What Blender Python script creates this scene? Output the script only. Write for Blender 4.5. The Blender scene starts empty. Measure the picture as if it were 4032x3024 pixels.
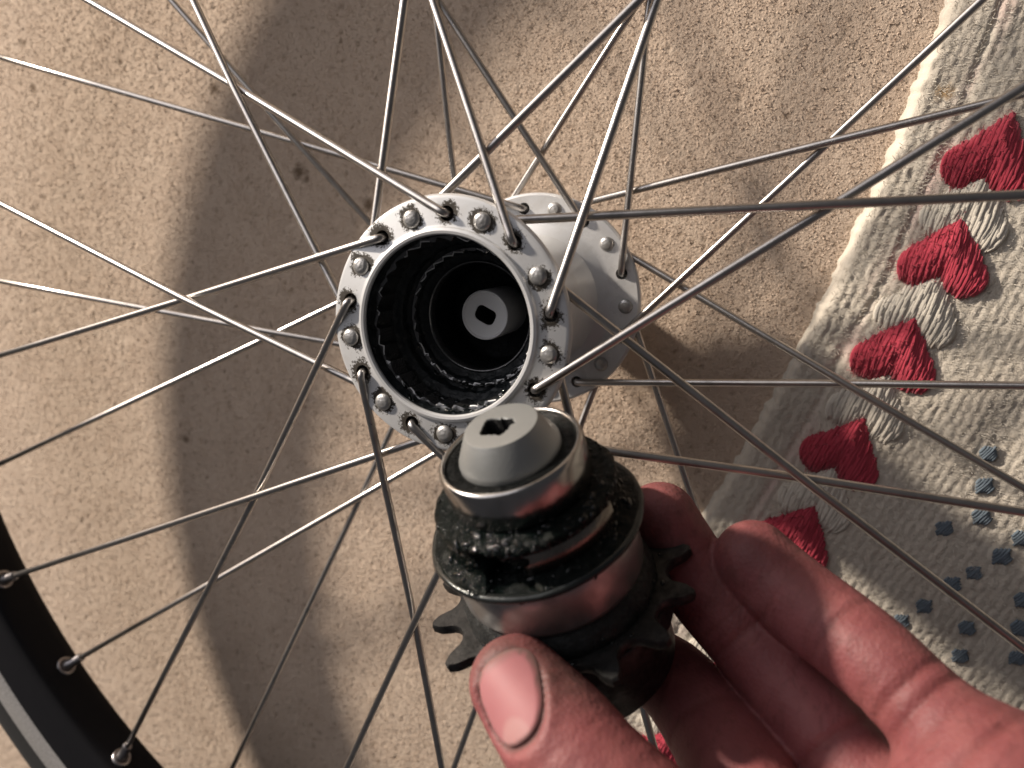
import bpy, bmesh, math, random
import numpy as np
from mathutils import Vector, Matrix
random.seed(7)
rng = np.random.default_rng(11)
C = bpy.context.scene.collection
sc = bpy.context.scene
MM = 0.001
PI = math.pi
D = PI / 180

# ------------------------------------------------------------------ camera, light, exposure
cam = bpy.data.cameras.new('camera')
co = bpy.data.objects.new('camera', cam)
C.objects.link(co)
X = Vector((0.9304, 0.0938, -0.3544)); Zc = Vector((0.3256, 0.2332, 0.9163)).normalized()
Yc = Zc.cross(X).normalized(); X = Yc.cross(Zc)
co.matrix_world = Matrix(((X.x, Yc.x, Zc.x, .07707), (X.y, Yc.y, Zc.y, .03251), (X.z, Yc.z, Zc.z, .25951), (0, 0, 0, 1)))
cam.sensor_width = 36; cam.lens = 29.207
cam.clip_start = .01; cam.clip_end = 50
cam.dof.use_dof = True; cam.dof.focus_distance = .205; cam.dof.aperture_fstop = 14
sc.camera = co
sc.view_settings.view_transform = 'Standard'; sc.view_settings.look = 'None'
sc.view_settings.exposure = 0; sc.view_settings.gamma = 1

w = bpy.data.worlds.new('World'); sc.world = w; w.use_nodes = True
w.node_tree.nodes['Background'].inputs[0].default_value = (.95, .93, 1, 1)
w.node_tree.nodes['Background'].inputs[1].default_value = .06

def lamp(name, kind, loc, energy, col, size, aim=None):
    l = bpy.data.lights.new(name, kind); l.energy = energy; l.color = col
    if kind == 'AREA': l.size = size
    else: l.shadow_soft_size = size
    o = bpy.data.objects.new(name, l); o.location = loc
    if aim is not None:
        o.rotation_euler = (Vector(aim) - Vector(loc)).to_track_quat('-Z', 'Y').to_euler()
    C.objects.link(o); return o
lamp('room_lamp', 'POINT', (-1.60, .845, .63), 290, (1, .88, .755), .055)
lamp('ceiling_bounce', 'AREA', (-1.5, 1.15, 1.25), 25, (.98, .95, 1.0), 2.6, (0, 0, .05))

# ------------------------------------------------------------------ helpers
def tag(o, label=None, cat=None, kind=None, group=None):
    if label: o['label'] = label
    if cat: o['category'] = cat
    if kind: o['kind'] = kind
    if group: o['group'] = group
    return o
def empty(name, label, cat, loc=(0, 0, 0)):
    o = bpy.data.objects.new(name, None); o.location = Vector(loc) * MM; C.objects.link(o)
    o.empty_display_size = .01
    return tag(o, label, cat)
def link(name, me, mat, parent=None):
    o = bpy.data.objects.new(name, me); C.objects.link(o)
    if mat is not None and not me.materials: me.materials.append(mat)
    if parent is not None: o.parent = parent
    return o
def mesh(name, V, F, smooth=True, sharp=None):
    me = bpy.data.meshes.new(name)
    V = np.asarray(V, float) * MM
    me.from_pydata(V.tolist() if len(V) < 60000 else V, [], F if isinstance(F, list) else F.tolist())
    me.update()
    if smooth: me.polygons.foreach_set('use_smooth', [True] * len(me.polygons))
    if sharp is not None: me.set_sharp_from_angle(angle=sharp * D)
    return me
def fastmesh(name, V, Q):
    """quads as an int array"""
    me = bpy.data.meshes.new(name); V = np.asarray(V, np.float32) * MM; Q = np.asarray(Q, np.int32)
    me.vertices.add(len(V)); me.vertices.foreach_set('co', V.ravel())
    me.loops.add(Q.size); me.loops.foreach_set('vertex_index', Q.ravel())
    me.polygons.add(len(Q)); me.polygons.foreach_set('loop_start', np.arange(0, Q.size, Q.shape[1], dtype=np.int32))
    try: me.polygons.foreach_set('loop_total', np.full(len(Q), Q.shape[1], np.int32))
    except Exception: pass
    me.update(calc_edges=True); me.validate()
    me.polygons.foreach_set('use_smooth', np.ones(len(me.polygons), bool))
    return me
def pol(r, a, z): return np.array([r * math.sin(a), r * math.cos(a), z])
def lathe(prof, n=96, closed=False, disp=None, flip=False, off=(0, 0, 0)):
    V = []; F = []; m = len(prof)
    for i in range(n):
        a = 2 * PI * i / n
        for j, (r, z) in enumerate(prof):
            if disp: r, z = disp(a, r, z)
            V.append((r * math.cos(a) + off[0], r * math.sin(a) + off[1], z + off[2]))
    jm = m if closed else m - 1
    for i in range(n):
        k = (i + 1) % n
        for j in range(jm):
            l = (j + 1) % m
            f = (i * m + j, k * m + j, k * m + l, i * m + l)
            F.append(f[::-1] if flip else f)
    return V, F
def cap(V, F, m, n, j, up=True):
    """close ring j of a lathe with one polygon"""
    f = [i * m + j for i in range(n)]
    F.append(f if up else f[::-1])
def tube(P, r, n=10, caps=True):
    P = [np.asarray(p, float) for p in P]; V = []; F = []
    R = r if hasattr(r, '__len__') else [r] * len(P)
    t0 = P[1] - P[0]; t0 /= np.linalg.norm(t0)
    u = np.cross(t0, (0, 0, 1.) if abs(t0[2]) < .9 else (1., 0, 0)); u /= np.linalg.norm(u)
    for i, p in enumerate(P):
        a = P[min(i + 1, len(P) - 1)] - P[max(i - 1, 0)]; a = a / np.linalg.norm(a)
        u = u - a * (u @ a); u /= np.linalg.norm(u); v = np.cross(a, u)
        for k in range(n):
            th = 2 * PI * k / n
            V.append(p + R[i] * (math.cos(th) * u + math.sin(th) * v))
    for i in range(len(P) - 1):
        for k in range(n):
            l = (k + 1) % n
            F.append((i * n + k, i * n + l, (i + 1) * n + l, (i + 1) * n + k))
    if caps:
        F.append(tuple(range(n))[::-1]); F.append(tuple((len(P) - 1) * n + k for k in range(n)))
    return V, F
def join(parts):
    V = []; F = []
    for v, f in parts:
        b = len(V); V += list(v); F += [tuple(i + b for i in q) for q in f]
    return V, F

# numpy value noise -------------------------------------------------
def _h(ix, iy, iz, seed):
    n = (ix.astype(np.int64) * 374761393 + iy.astype(np.int64) * 668265263 + iz.astype(np.int64) * 2147483647 + seed * 1274126177) & 0xFFFFFFFF
    n = ((n ^ (n >> 13)) * 1274126177) & 0xFFFFFFFF
    n = ((n ^ (n >> 16)) * 2246822519) & 0xFFFFFFFF
    return ((n ^ (n >> 15)) & 0xFFFFFF) / float(0xFFFFFF)
def vnoise(x, y, z=None, seed=0):
    x = np.asarray(x, float); y = np.asarray(y, float); z = np.zeros_like(x) if z is None else np.asarray(z, float)
    xi = np.floor(x); yi = np.floor(y); zi = np.floor(z); fx, fy, fz = x - xi, y - yi, z - zi
    fx = fx * fx * (3 - 2 * fx); fy = fy * fy * (3 - 2 * fy); fz = fz * fz * (3 - 2 * fz)
    o = 0
    for dx in (0, 1):
        for dy in (0, 1):
            for dz in (0, 1):
                o = o + _h(xi + dx, yi + dy, zi + dz, seed) * (fx if dx else 1 - fx) * (fy if dy else 1 - fy) * (fz if dz else 1 - fz)
    return o * 2 - 1
def cellbump(x, y, s, seed, jit=.8):
    """rounded lumps: distance to the nearest of one jittered point per cell"""
    x = x / s; y = y / s; xi = np.floor(x); yi = np.floor(y); best = np.full(x.shape, 9.)
    z0 = np.zeros_like(xi); val = np.zeros_like(x)
    for dx in (-1, 0, 1):
        for dy in (-1, 0, 1):
            px = xi + dx + .5 + (_h(xi + dx, yi + dy, z0, seed) - .5) * jit; py = yi + dy + .5 + (_h(xi + dx, yi + dy, z0, seed + 7) - .5) * jit
            d = np.hypot(x - px, y - py); k = d < best
            best = np.where(k, d, best); val = np.where(k, _h(xi + dx, yi + dy, z0, seed + 13), val)
    return best, val

# ------------------------------------------------------------------ materials
class NT:
    def __init__(s, name):
        s.m = bpy.data.materials.new(name); s.m.use_nodes = True; s.t = s.m.node_tree
        s.b = s.t.nodes['Principled BSDF']
    def n(s, typ, **kw):
        o = s.t.nodes.new(typ)
        for k, v in kw.items(): setattr(o, k, v)
        return o
    def l(s, a, b): s.t.links.new(a, b)
    def put(s, sock, v):
        if hasattr(v, 'is_output'): s.l(v, sock)
        else: sock.default_value = v
    def math(s, op, a, b=0., c=None, clamp=False):
        o = s.n('ShaderNodeMath', operation=op, use_clamp=clamp)
        s.put(o.inputs[0], a); s.put(o.inputs[1], b)
        if c is not None: s.put(o.inputs[2], c)
        return o.outputs[0]
    def co(s, kind='Object'):
        if not hasattr(s, '_tc'): s._tc = s.n('ShaderNodeTexCoord')
        return s._tc.outputs[kind]
    def noise(s, scale, detail=4, rough=.55, vec=None, dist=0.):
        o = s.n('ShaderNodeTexNoise'); s.l(vec or s.co(), o.inputs['Vector'])
        o.inputs['Scale'].default_value = scale; o.inputs['Detail'].default_value = detail
        o.inputs['Roughness'].default_value = rough; o.inputs['Distortion'].default_value = dist
        return o.outputs['Fac']
    def ramp(s, fac, stops, ease=False):
        o = s.n('ShaderNodeValToRGB'); s.l(fac, o.inputs[0]); e = o.color_ramp.elements
        if ease: o.color_ramp.interpolation = 'EASE'
        while len(e) < len(stops): e.new(.5)
        for x, (p, c) in zip(e, stops):
            x.position = p; x.color = (c, c, c, 1) if not hasattr(c, '__len__') else (*c, 1)
        return o.outputs[0]
    def mix(s, fac, a, b):
        o = s.n('ShaderNodeMix', data_type='RGBA'); s.put(o.inputs[0], fac)
        for k, v in ((6, a), (7, b)):
            s.put(o.inputs[k], (*v, 1) if isinstance(v, tuple) and len(v) == 3 else v)
        return o.outputs[2]
    def bump(s, h, strength, dist, prev=None):
        o = s.n('ShaderNodeBump'); s.l(h, o.inputs['Height']); o.inputs['Strength'].default_value = strength
        o.inputs['Distance'].default_value = dist
        if prev is not None: s.l(prev, o.inputs['Normal'])
        return o.outputs[0]
    def set(s, **kw):
        for k, v in kw.items():
            k = {'base': 'Base Color', 'metal': 'Metallic', 'rough': 'Roughness', 'normal': 'Normal', 'spec': 'Specular IOR Level', 'coat': 'Coat Weight', 'sheen': 'Sheen Weight', 'sss': 'Subsurface Weight'}.get(k, k)
            if isinstance(v, tuple) and len(v) == 3 and k == 'Base Color': v = (*v, 1)
            s.put(s.b.inputs[k], v)
        return s.m
    def attr(s, name):
        o = s.n('ShaderNodeAttribute', attribute_name=name); return o.outputs['Fac']
    def vmap(s, scale, rot=(0, 0, 0)):
        o = s.n('ShaderNodeMapping'); s.l(s.co(), o.inputs[0]); o.inputs['Scale'].default_value = scale; o.inputs['Rotation'].default_value = rot
        return o.outputs[0]

def m_carpet():
    t = NT('carpet_wool')
    a = t.noise(800, 3, .6); b = t.noise(60, 4); c = t.noise(8, 3); d = t.noise(260, 3, .5)
    col = t.mix(t.ramp(b, [(.3, 0.), (.7, 1.)]), (.565, .447, .348), (.63, .512, .405))
    col = t.mix(t.math('MULTIPLY', t.ramp(a, [(.36, 1.), (.58, 0.)]), .24), col, (.47, .36, .27))
    col = t.mix(t.math('MULTIPLY', t.ramp(d, [(.60, 0.), (.72, 1.)]), .36), col, (.36, .26, .175))
    col = t.mix(t.math('MULTIPLY', t.ramp(d, [(.26, 1.), (.40, 0.)]), .35), col, (.68, .585, .475))
    col = t.mix(t.math('MULTIPLY', t.ramp(c, [(.4, 0.), (.7, 1.)]), .35), col, (.59, .465, .365))
    col = t.mix(t.attr('pit'), col, (.13, .085, .05))
    return t.set(base=col, rough=1., spec=.05, sheen=.1, normal=t.bump(t.noise(1500, 3, .6), .6, .0006))
def m_yarn(name, c1, c2, sc_=700):
    t = NT(name)
    f = t.noise(sc_, 3, vec=t.vmap((1, .35, 1), (0, 0, -.3))); g = t.noise(80, 3)
    col = t.mix(f, c1, c2); col = t.mix(t.math('MULTIPLY', g, .35), col, c1)
    return t.set(base=col, rough=.95, spec=.15, sheen=.25, normal=t.bump(t.noise(1800, 2), .5, .0003))
def m_rug():
    t = NT('rug_cotton')
    f = t.noise(500, 3); g = t.noise(38, 3)
    col = t.mix(f, (.60, .545, .455), (.70, .645, .55)); col = t.mix(t.ramp(g, [(.4, 0.), (.75, .5)]), col, (.54, .475, .39))
    col = t.mix(t.attr('stain'), col, (.42, .26, .10))
    col = t.mix(t.attr('pink'), col, (.60, .40, .37))
    return t.set(base=col, rough=.95, spec=.15, sheen=.2, normal=t.bump(t.noise(1500, 2), .5, .0003))
def m_steel(name, base, rough, metal=1., bumps=0., stain=.0, smear=0.):
    t = NT(name)
    a = t.noise(250, 4); b = t.noise(1500, 2)
    r = t.math('ADD', rough - .06, t.math('MULTIPLY', a, .14))
    dk = tuple(x * .5 for x in base)
    col = t.mix(t.math('MULTIPLY', t.ramp(a, [(.48, 0.), (.72, 1.)]), stain), base, dk)
    if smear:
        g = t.ramp(t.noise(130, 5, .7, dist=.8), [(.56 - smear * .2, 0.), (.60 - smear * .2, 1.)])
        col = t.mix(g, col, (.006, .007, .007)); metal = t.math('MULTIPLY', t.math('SUBTRACT', 1., g), metal); r = t.math('MULTIPLY', r, t.math('SUBTRACT', 1., t.math('MULTIPLY', g, .3)))
        return t.set(base=col, metal=metal, rough=r, normal=t.bump(g, .5, .0004))
    return t.set(base=col, metal=metal, rough=r, normal=t.bump(b, bumps, .0001))
def m_hub():
    t = NT('hub_alloy')
    sep = t.n('ShaderNodeSeparateXYZ'); t.l(t.co(), sep.inputs[0]); x, y, z = sep.outputs
    ang = t.math('ARCTAN2', x, y); r = t.math('POWER', t.math('ADD', t.math('MULTIPLY', x, x), t.math('MULTIPLY', y, y)), .5)
    far = t.math('LESS_THAN', z, .05)
    ph = t.math('ADD', PH, t.math('MULTIPLY', far, FPH - PH))
    k = t.math('DIVIDE', t.math('SUBTRACT', ang, ph), 20 * D)
    rnd = t.math('ROUND', k)
    du = t.math('MULTIPLY', t.math('MULTIPLY', t.math('SUBTRACT', k, rnd), 20 * D), r)
    dv = t.math('MULTIPLY', t.math('SUBTRACT', r, .0252), 1.15)
    d = t.math('POWER', t.math('ADD', t.math('MULTIPLY', du, du), t.math('MULTIPLY', dv, dv)), .5)
    d = t.math('MULTIPLY', d, 1000.)
    n1 = t.noise(1300, 5, .8); n2 = t.noise(140, 2)
    g = t.math('SUBTRACT', t.math('ADD', t.math('MULTIPLY', n1, 9.5), t.math('MULTIPLY', n2, 8.)), t.math('MULTIPLY', d, 1.35))
    g = t.math('MULTIPLY', t.math('SUBTRACT', g, 4.5), 2.0, clamp=True)
    g = t.math('MULTIPLY', g, t.math('ADD', .12, t.math('MULTIPLY', t.math('SUBTRACT', 1., far), .88)))
    g = t.math('MULTIPLY', g, t.math('GREATER_THAN', r, .0222))
    smear = t.math('MULTIPLY', t.ramp(t.noise(160, 5, .7), [(.52, 0.), (.72, 1.)]), .28)
    col = t.mix(smear, (.64, .645, .645), (.44, .41, .355)); col = t.mix(g, col, (.035, .028, .02))
    rough = t.math('ADD', .36, t.math('MULTIPLY', g, .4))
    met = t.math('MULTIPLY', t.math('SUBTRACT', 1., g), .3)
    return t.set(base=col, metal=met, rough=rough, normal=t.bump(t.noise(2500, 2), .12, .00008))
SPEC = {'grease': .07, 'rubber_seal': .06, 'greasy_steel': .12, 'wet_grease': .5, 'bore_grease': .3}
def m_grease(name, base=(.012, .016, .015), rough=.22, b=1.0):
    t = NT(name)
    a = t.noise(520, 5, .65, dist=.8); c = t.noise(1500, 3)
    col = t.mix(t.ramp(a, [(.35, 0.), (.7, 1.)]), base, tuple(x * 2.2 for x in base))
    rr = t.ramp(t.noise(200, 3), [(.35, rough - .06), (.65, rough + .08)])
    n = t.bump(a, .8 * b, .0008); n = t.bump(c, .6 * b, .0003, n)
    return t.set(base=col, metal=0., rough=rr, normal=n, spec=SPEC.get(name, .2))
def m_sprocket():
    t = NT('sprocket_steel')
    a = t.noise(300, 5, .7)
    col = t.mix(t.ramp(a, [(.4, 0.), (.65, 1.)]), (.045, .045, .045), (.012, .012, .0115))
    return t.set(base=col, metal=.7, rough=t.ramp(a, [(.35, .35), (.7, .6)]), normal=t.bump(a, .5, .0005))
def m_rim():
    t = NT('rim_black')
    a = t.noise(300, 3)
    return t.set(base=(.007, .007, .009), rough=t.math('ADD', .55, t.math('MULTIPLY', a, .15)), spec=.16)
def m_track():
    t = NT('brake_track')
    sep = t.n('ShaderNodeSeparateXYZ'); t.l(t.co(), sep.inputs[0]); x, y, z = sep.outputs
    ang = t.math('ARCTAN2', x, y)
    cb = t.n('ShaderNodeCombineXYZ'); t.l(ang, cb.inputs[0])
    r = t.math('POWER', t.math('ADD', t.math('MULTIPLY', x, x), t.math('MULTIPLY', y, y)), .5); t.l(t.math('MULTIPLY', r, 6.), cb.inputs[1])
    f = t.noise(260, 4, .7, vec=cb.outputs[0])
    col = t.mix(t.ramp(f, [(.35, 0.), (.65, 1.)]), (.30, .29, .28), (.56, .545, .53))
    return t.set(base=col, metal=.5, rough=.5, normal=t.bump(f, .5, .0003))
def m_rubber():
    t = NT('tyre_rubber'); return t.set(base=(.016, .016, .016), rough=.75, normal=t.bump(t.noise(600, 3), .3, .0004))
def m_skin():
    t = NT('skin')
    a = t.noise(45, 4); b = t.noise(160, 4); f = t.noise(2200, 3)
    col = t.mix(t.ramp(a, [(.35, 0.), (.68, 1.)]), (.185, .054, .056), (.25, .078, .080))
    col = t.mix(t.math('MULTIPLY', t.ramp(b, [(.45, 0.), (.7, 1.)]), .45), col, (.295, .11, .104))
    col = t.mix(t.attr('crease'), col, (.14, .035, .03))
    dn = t.math('MULTIPLY', t.attr('dirt'), t.ramp(t.noise(300, 5, .7), [(.3, .55), (.65, 1.)]), clamp=True)
    col = t.mix(dn, col, (.055, .038, .03))
    vor = t.n('ShaderNodeTexVoronoi'); t.l(t.co(), vor.inputs['Vector']); vor.inputs['Scale'].default_value = 1100
    wr = t.noise(420, 4, .65, vec=t.vmap((1.6, .5, .9), (0, .5, .6)), dist=.4)
    sp = t.noise(520, 2); col = t.mix(t.math('MULTIPLY', t.ramp(sp, [(.58, 0.), (.7, 1.)]), .22), col, (.20, .055, .05))
    col = t.mix(t.math('MULTIPLY', t.ramp(wr, [(.34, 1.), (.46, 0.)]), .38), col, (.12, .038, .036))
    n = t.bump(vor.outputs['Distance'], .28, .0003); n = t.bump(wr, .34, .0004, n); n = t.bump(b, .14, .0009, n)
    m = t.set(base=col, rough=t.math('ADD', .50, t.math('MULTIPLY', a, .16)), spec=.33, normal=n, sss=.22)
    t.b.inputs['Subsurface Radius'].default_value = (1, .35, .2); t.b.inputs['Subsurface Scale'].default_value = .0022
    return m
def m_nail():
    t = NT('thumbnail')
    lun = t.attr('lunula'); edge = t.attr('edge')
    col = t.mix(t.noise(120, 3), (.32, .125, .135), (.38, .155, .16)); col = t.mix(lun, col, (.45, .29, .27)); col = t.mix(edge, col, (.13, .09, .075))
    m = t.set(base=col, rough=.55, spec=.28, sss=.2, normal=t.bump(t.noise(60, 1), .05, .0006))
    t.b.inputs['Subsurface Radius'].default_value = (1, .4, .3); t.b.inputs['Subsurface Scale'].default_value = .001
    return m

# ------------------------------------------------------------------ wheel constants (mm, radians)
PH, FPH = -4.228 * D, -14.179 * D            # angle of the first hole of each flange, clockwise from +y
RN, RF, ZN, ZF_, ZM = 25.0, 26.72, 89.6, 27.3, 52.0
RR = 230.5
M_CARPET, M_RUG, M_HUB = m_carpet(), m_rug(), m_hub()
M_SPOKE = m_steel('spoke_steel', (.50, .475, .45), .30, 1., .2, .5)
M_HEAD = m_steel('spoke_head_steel', (.50, .49, .47), .36, .8, 1., .95)
M_NIP = m_steel('nipple_brass', (.42, .40, .40), .35)
M_AXLE = m_steel('axle_steel', (.88, .88, .88), .5, .0)
M_CONE = m_steel('cone_alloy', (.26, .268, .264), .42, .45, .35)
M_CHROME = m_steel('polished_steel', (.42, .41, .395), .2, 1., .15  , .35, .0)
M_GREASE = m_grease('grease', (.0018, .003, .0027), .10, 1.); M_BORE = m_grease('bore_grease', (.008, .010, .011), .17, .9)
M_DARK = m_grease('greasy_steel', (.014, .015, .015), .24, .9)
M_SEAL = m_grease('rubber_seal', (.003, .0035, .0035), .30, 1.4)
M_RATCHET = m_steel('worn_ratchet', (.16, .16, .16), .22, .85, .9, .8); M_SLEEVE = m_steel('brushed_steel', (.38, .375, .37), .30, .85, .2, .5, .0)
M_LIT_WORN = m_steel('lit_worn_edge', (.70, .70, .70), .45, .2, .3, .6)  # worn tooth edges, paler to put light into the dark bore
M_WET = NT('wet_grease').set(base=(.002, .0032, .003), rough=.07, spec=.5)
M_LIP = m_steel('black_oily_ring', (.035, .038, .037), .2, .6, .6, .5)
M_HOLE = m_grease('hole_shade', (.012, .012, .012), .5, .6)  # inside of the holes coloured dark to stand in for their shade
M_SPROCKET, M_RIM, M_TRACK, M_RUBBER = m_sprocket(), m_rim(), m_track(), m_rubber()
M_SKIN, M_NAIL = m_skin(), m_nail()
M_RED = m_yarn('red_yarn', (.40, .035, .06), (.56, .085, .12)); M_WHITE = m_yarn('white_yarn', (.62, .57, .48), (.73, .685, .60))
M_BLUE = m_yarn('blue_yarn', (.12, .155, .185), (.20, .245, .285))

# ------------------------------------------------------------------ carpet
def axis(lo, hi, step, out):
    a = list(np.arange(lo, hi + step, step)); s = step
    l = []; x = lo
    while x > -out: s *= 1.35; x -= s; l.append(x)
    r = []; x = a[-1]; s = step
    while x < out: s *= 1.35; x += s; r.append(x)
    return np.array(l[::-1] + a + r)
gx = axis(-292, 122, .72, 2600.); gy = axis(-300, 112, .72, 2600.)
GX, GY = np.meshgrid(gx, gy, indexing='ij')
wx = GX + 1.2 * vnoise(GX / 4, GY / 4, seed=3); wy = GY + 1.2 * vnoise(GX / 4, GY / 4, seed=4)
b1, v1 = cellbump(wx, wy, 2.5, 21); b2, v2 = cellbump(GX, GY, 1.9, 31, 1.)
H = .07 * (1 - np.clip(b1, 0, 1) ** 2) * (.55 + .6 * v1) + .09 * (1 - np.clip(b2, 0, 1) ** 2) + .07 * vnoise(GX / 9, GY / 9, seed=5) + .06 * vnoise(GX / 1.5, GY / 1.1, seed=6)
bp_, vp = cellbump(wx, wy, 4.2, 41, 1.); pit = np.clip((.20 - bp_ * (1.0 + .35 * vnoise(GX / 1.3, GY / 1.3, seed=8))) / .16, 0, 1) * (vp > .45)
H -= .35 * pit * (.5 + .5 * vp)
pitc = .62 * pit * np.clip((vp - .45) * 2.0, 0.2, 1)
for sx, sy, r in ((-104, 29.7, 2.6), (-74.6, 21.1, 2.1), (-141.7, 56.1, 1.8), (-230.6, 52, 1.6), (-235, 68.7, 1.4), (-153.9, -81.3, 1.8), (-185.6, 63.8, 1.2), (-100.5, 27.2, 1.3)):
    pitc = np.maximum(pitc, np.clip(1.3 - np.hypot(GX - sx, GY - sy) / r * (1 + .5 * vnoise(GX, GY, seed=9)), 0, .85))
H = np.where((np.abs(GX + 85) > 230) | (np.abs(GY + 94) > 225), 0, H) - .55
n0, n1 = GX.shape
idx = np.arange(n0 * n1).reshape(n0, n1)
Q = np.stack([idx[:-1, :-1], idx[1:, :-1], idx[1:, 1:], idx[:-1, 1:]], -1).reshape(-1, 4)
me = fastmesh('carpet', np.stack([GX, GY, H], -1).reshape(-1, 3), Q)
me.attributes.new('pit', 'FLOAT', 'POINT').data.foreach_set('value', pitc.ravel().astype(np.float32))
tag(link('carpet', me, M_CARPET), 'beige wool carpet with small dark specks', kind='structure')

# short pile standing on it: one small blade per yarn end
N = 260000
bx = rng.uniform(-285, 118, N); by = rng.uniform(-295, 108, N)
keep = bx < 99 - (90 - by) * .1
bx, by = bx[keep], by[keep]; N = len(bx)
ix = np.clip(np.searchsorted(gx, bx) - 1, 0, len(gx) - 2); iy = np.clip(np.searchsorted(gy, by) - 1, 0, len(gy) - 2)
bz = H[ix, iy]; dk = pitc[ix, iy]
an = rng.uniform(0, 2 * PI, N); wd2 = rng.uniform(.14, .28, N); ln = rng.uniform(.08, .33, N) * (1 - .5 * dk); lean = rng.uniform(.3, 1.0, N); la = an + rng.normal(0, .8, N) + PI / 2
cx, cy = np.cos(an) * wd2, np.sin(an) * wd2; tx, ty = np.cos(la) * lean, np.sin(la) * lean
BV = np.stack([np.stack([bx - cx, by - cy, bz - .1], -1), np.stack([bx + cx, by + cy, bz - .1], -1),
               np.stack([bx + .6 * cx + tx, by + .6 * cy + ty, bz + ln], -1), np.stack([bx - .6 * cx + tx, by - .6 * cy + ty, bz + ln], -1)], 1)
me = fastmesh('carpet_pile', BV.reshape(-1, 3), np.arange(4 * N).reshape(-1, 4))
me.attributes.new('pit', 'FLOAT', 'POINT').data.foreach_set('value', np.repeat(dk, 4).astype(np.float32))
tag(link('carpet_pile', me, M_CARPET), 'short beige wool pile of the carpet', kind='stuff')

# ------------------------------------------------------------------ rug
rug = empty('rug', 'cream woven cotton rug with red and white braided border and blue diamonds', 'rug', (90, 0, 0))
EX = np.polyfit([90, 45.5, 7.9, -42.5, -77.1], [95.9, 87.0, 78.8, 62.7, 50.2], 2)   # x of the rug's left edge as a function of y
TX = np.polyfit([52.3, 25.6, -2.5, -33.3, -62.5], [113.8, 108, 101.1, 91.8, 83.6], 2)
def rug_pt(y, v):
    """point v mm in from the edge, starting at the edge point with ordinate y"""
    dx = np.polyval(np.polyder(EX), y); n = np.sqrt(1 + dx * dx)
    return np.polyval(EX, y) + v / n, y - v * dx / n
uu = np.arange(-260, 172, .6); vv = np.concatenate([[-.6, -.6, 0], np.arange(.3, 176, .55)])
U, Vv = np.meshgrid(uu, vv, indexing='ij'); PX, PY = rug_pt(U, Vv - (.5 * vnoise(U / 3.2, Vv * 0, seed=65) + .35 * vnoise(U / 1.3, Vv * 0, seed=66)) * np.clip(1 - Vv / 7, 0, 1))
def stitch(u, v, lu, lv, seed):
    v = v + .35 * vnoise(u / 5, v / 5, seed=seed) ; u = u + .8 * vnoise(u / 7, v / 3, seed=seed + 1)
    row = np.floor(v / lv); uo = u + (row % 2) * lu / 2 + .5 * (_h(row, np.zeros_like(row), np.zeros_like(row), seed) - .5) * lu
    cu = uo / lu - np.floor(uo / lu) - .5; cv = v / lv - row - .5
    sh = 1 - (cu * 2) ** 2 * .8 - (cv * 2) ** 2 * .85
    amp = .7 + .5 * _h(np.floor(uo / lu), row, np.zeros_like(row), seed + 3)
    return np.sqrt(np.clip(sh, 0.02, 1)) * amp
s1 = stitch(U + .55 * Vv, Vv, 4.8, 2.4, 50)
Hr = 3.3 + .42 * s1 + .5 * vnoise(U / 14, Vv / 10, seed=60) + .16 * vnoise(U / 1.0, Vv / .8, seed=61)
Hr = Hr * np.clip(Vv / 2.2, 0, 1) ** .45
groove = np.exp(-((Vv - (12 + 1.2 * vnoise(U / 20, U * 0, seed=62))) / 1.0) ** 2); Hr -= .7 * groove
Hr[:, 0] = -1.0
n0, n1 = U.shape; idx = np.arange(n0 * n1).reshape(n0, n1)
Q = np.stack([idx[:-1, :-1], idx[1:, :-1], idx[1:, 1:], idx[:-1, 1:]], -1).reshape(-1, 4)
me = fastmesh('woven_ground', np.stack([PX - 90, PY, Hr], -1).reshape(-1, 3), Q)
st = np.clip(1.25 - np.hypot(PX - 98.9, PY - 66.8) / 2.0 * (1 + .5 * vnoise(PX, PY, seed=70)), 0, .8)
me.attributes.new('stain', 'FLOAT', 'POINT').data.foreach_set('value', st.ravel().astype(np.float32))
vred = 24.5
pk = np.clip(.55 * np.exp(-((Vv - 12.5) / 3.2) ** 2) * (.35 + .9 * vnoise(U / 9, Vv / 3, seed=71)), 0, .5)
me.attributes.new('pink', 'FLOAT', 'POINT').data.foreach_set('value', pk.ravel().astype(np.float32))
link('woven_ground', me, M_RUG, rug)

# loose cotton fluff over the weave
N = 70000
fu = rng.uniform(-150, 120, N); fv = rng.uniform(1.5, 110, N); fx, fy = rug_pt(fu, fv)
fz = Hr[np.clip(((fu + 260) / .6).astype(int), 0, Hr.shape[0] - 1), np.clip(3 + ((fv - .3) / .55).astype(int), 0, Hr.shape[1] - 1)]
an = rng.normal(1.0, .9, N); l_ = rng.uniform(.4, 1.5, N); w_ = rng.uniform(.03, .08, N); up_ = rng.uniform(.05, .6, N)
dx_, dy_ = np.cos(an) * l_, np.sin(an) * l_; px_, py_ = -np.sin(an) * w_, np.cos(an) * w_
FV = np.stack([np.stack([fx - 90 - px_, fy - py_, fz], -1), np.stack([fx - 90 + px_, fy + py_, fz], -1), np.stack([fx - 90 + dx_ + px_, fy + dy_ + py_, fz + up_], -1), np.stack([fx - 90 + dx_ - px_, fy + dy_ - py_, fz + up_], -1)], 1)
tag(link('cotton_fluff', fastmesh('cotton_fluff', FV.reshape(-1, 3), np.arange(4 * N).reshape(-1, 4)), M_WHITE, rug), kind='stuff')

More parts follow.
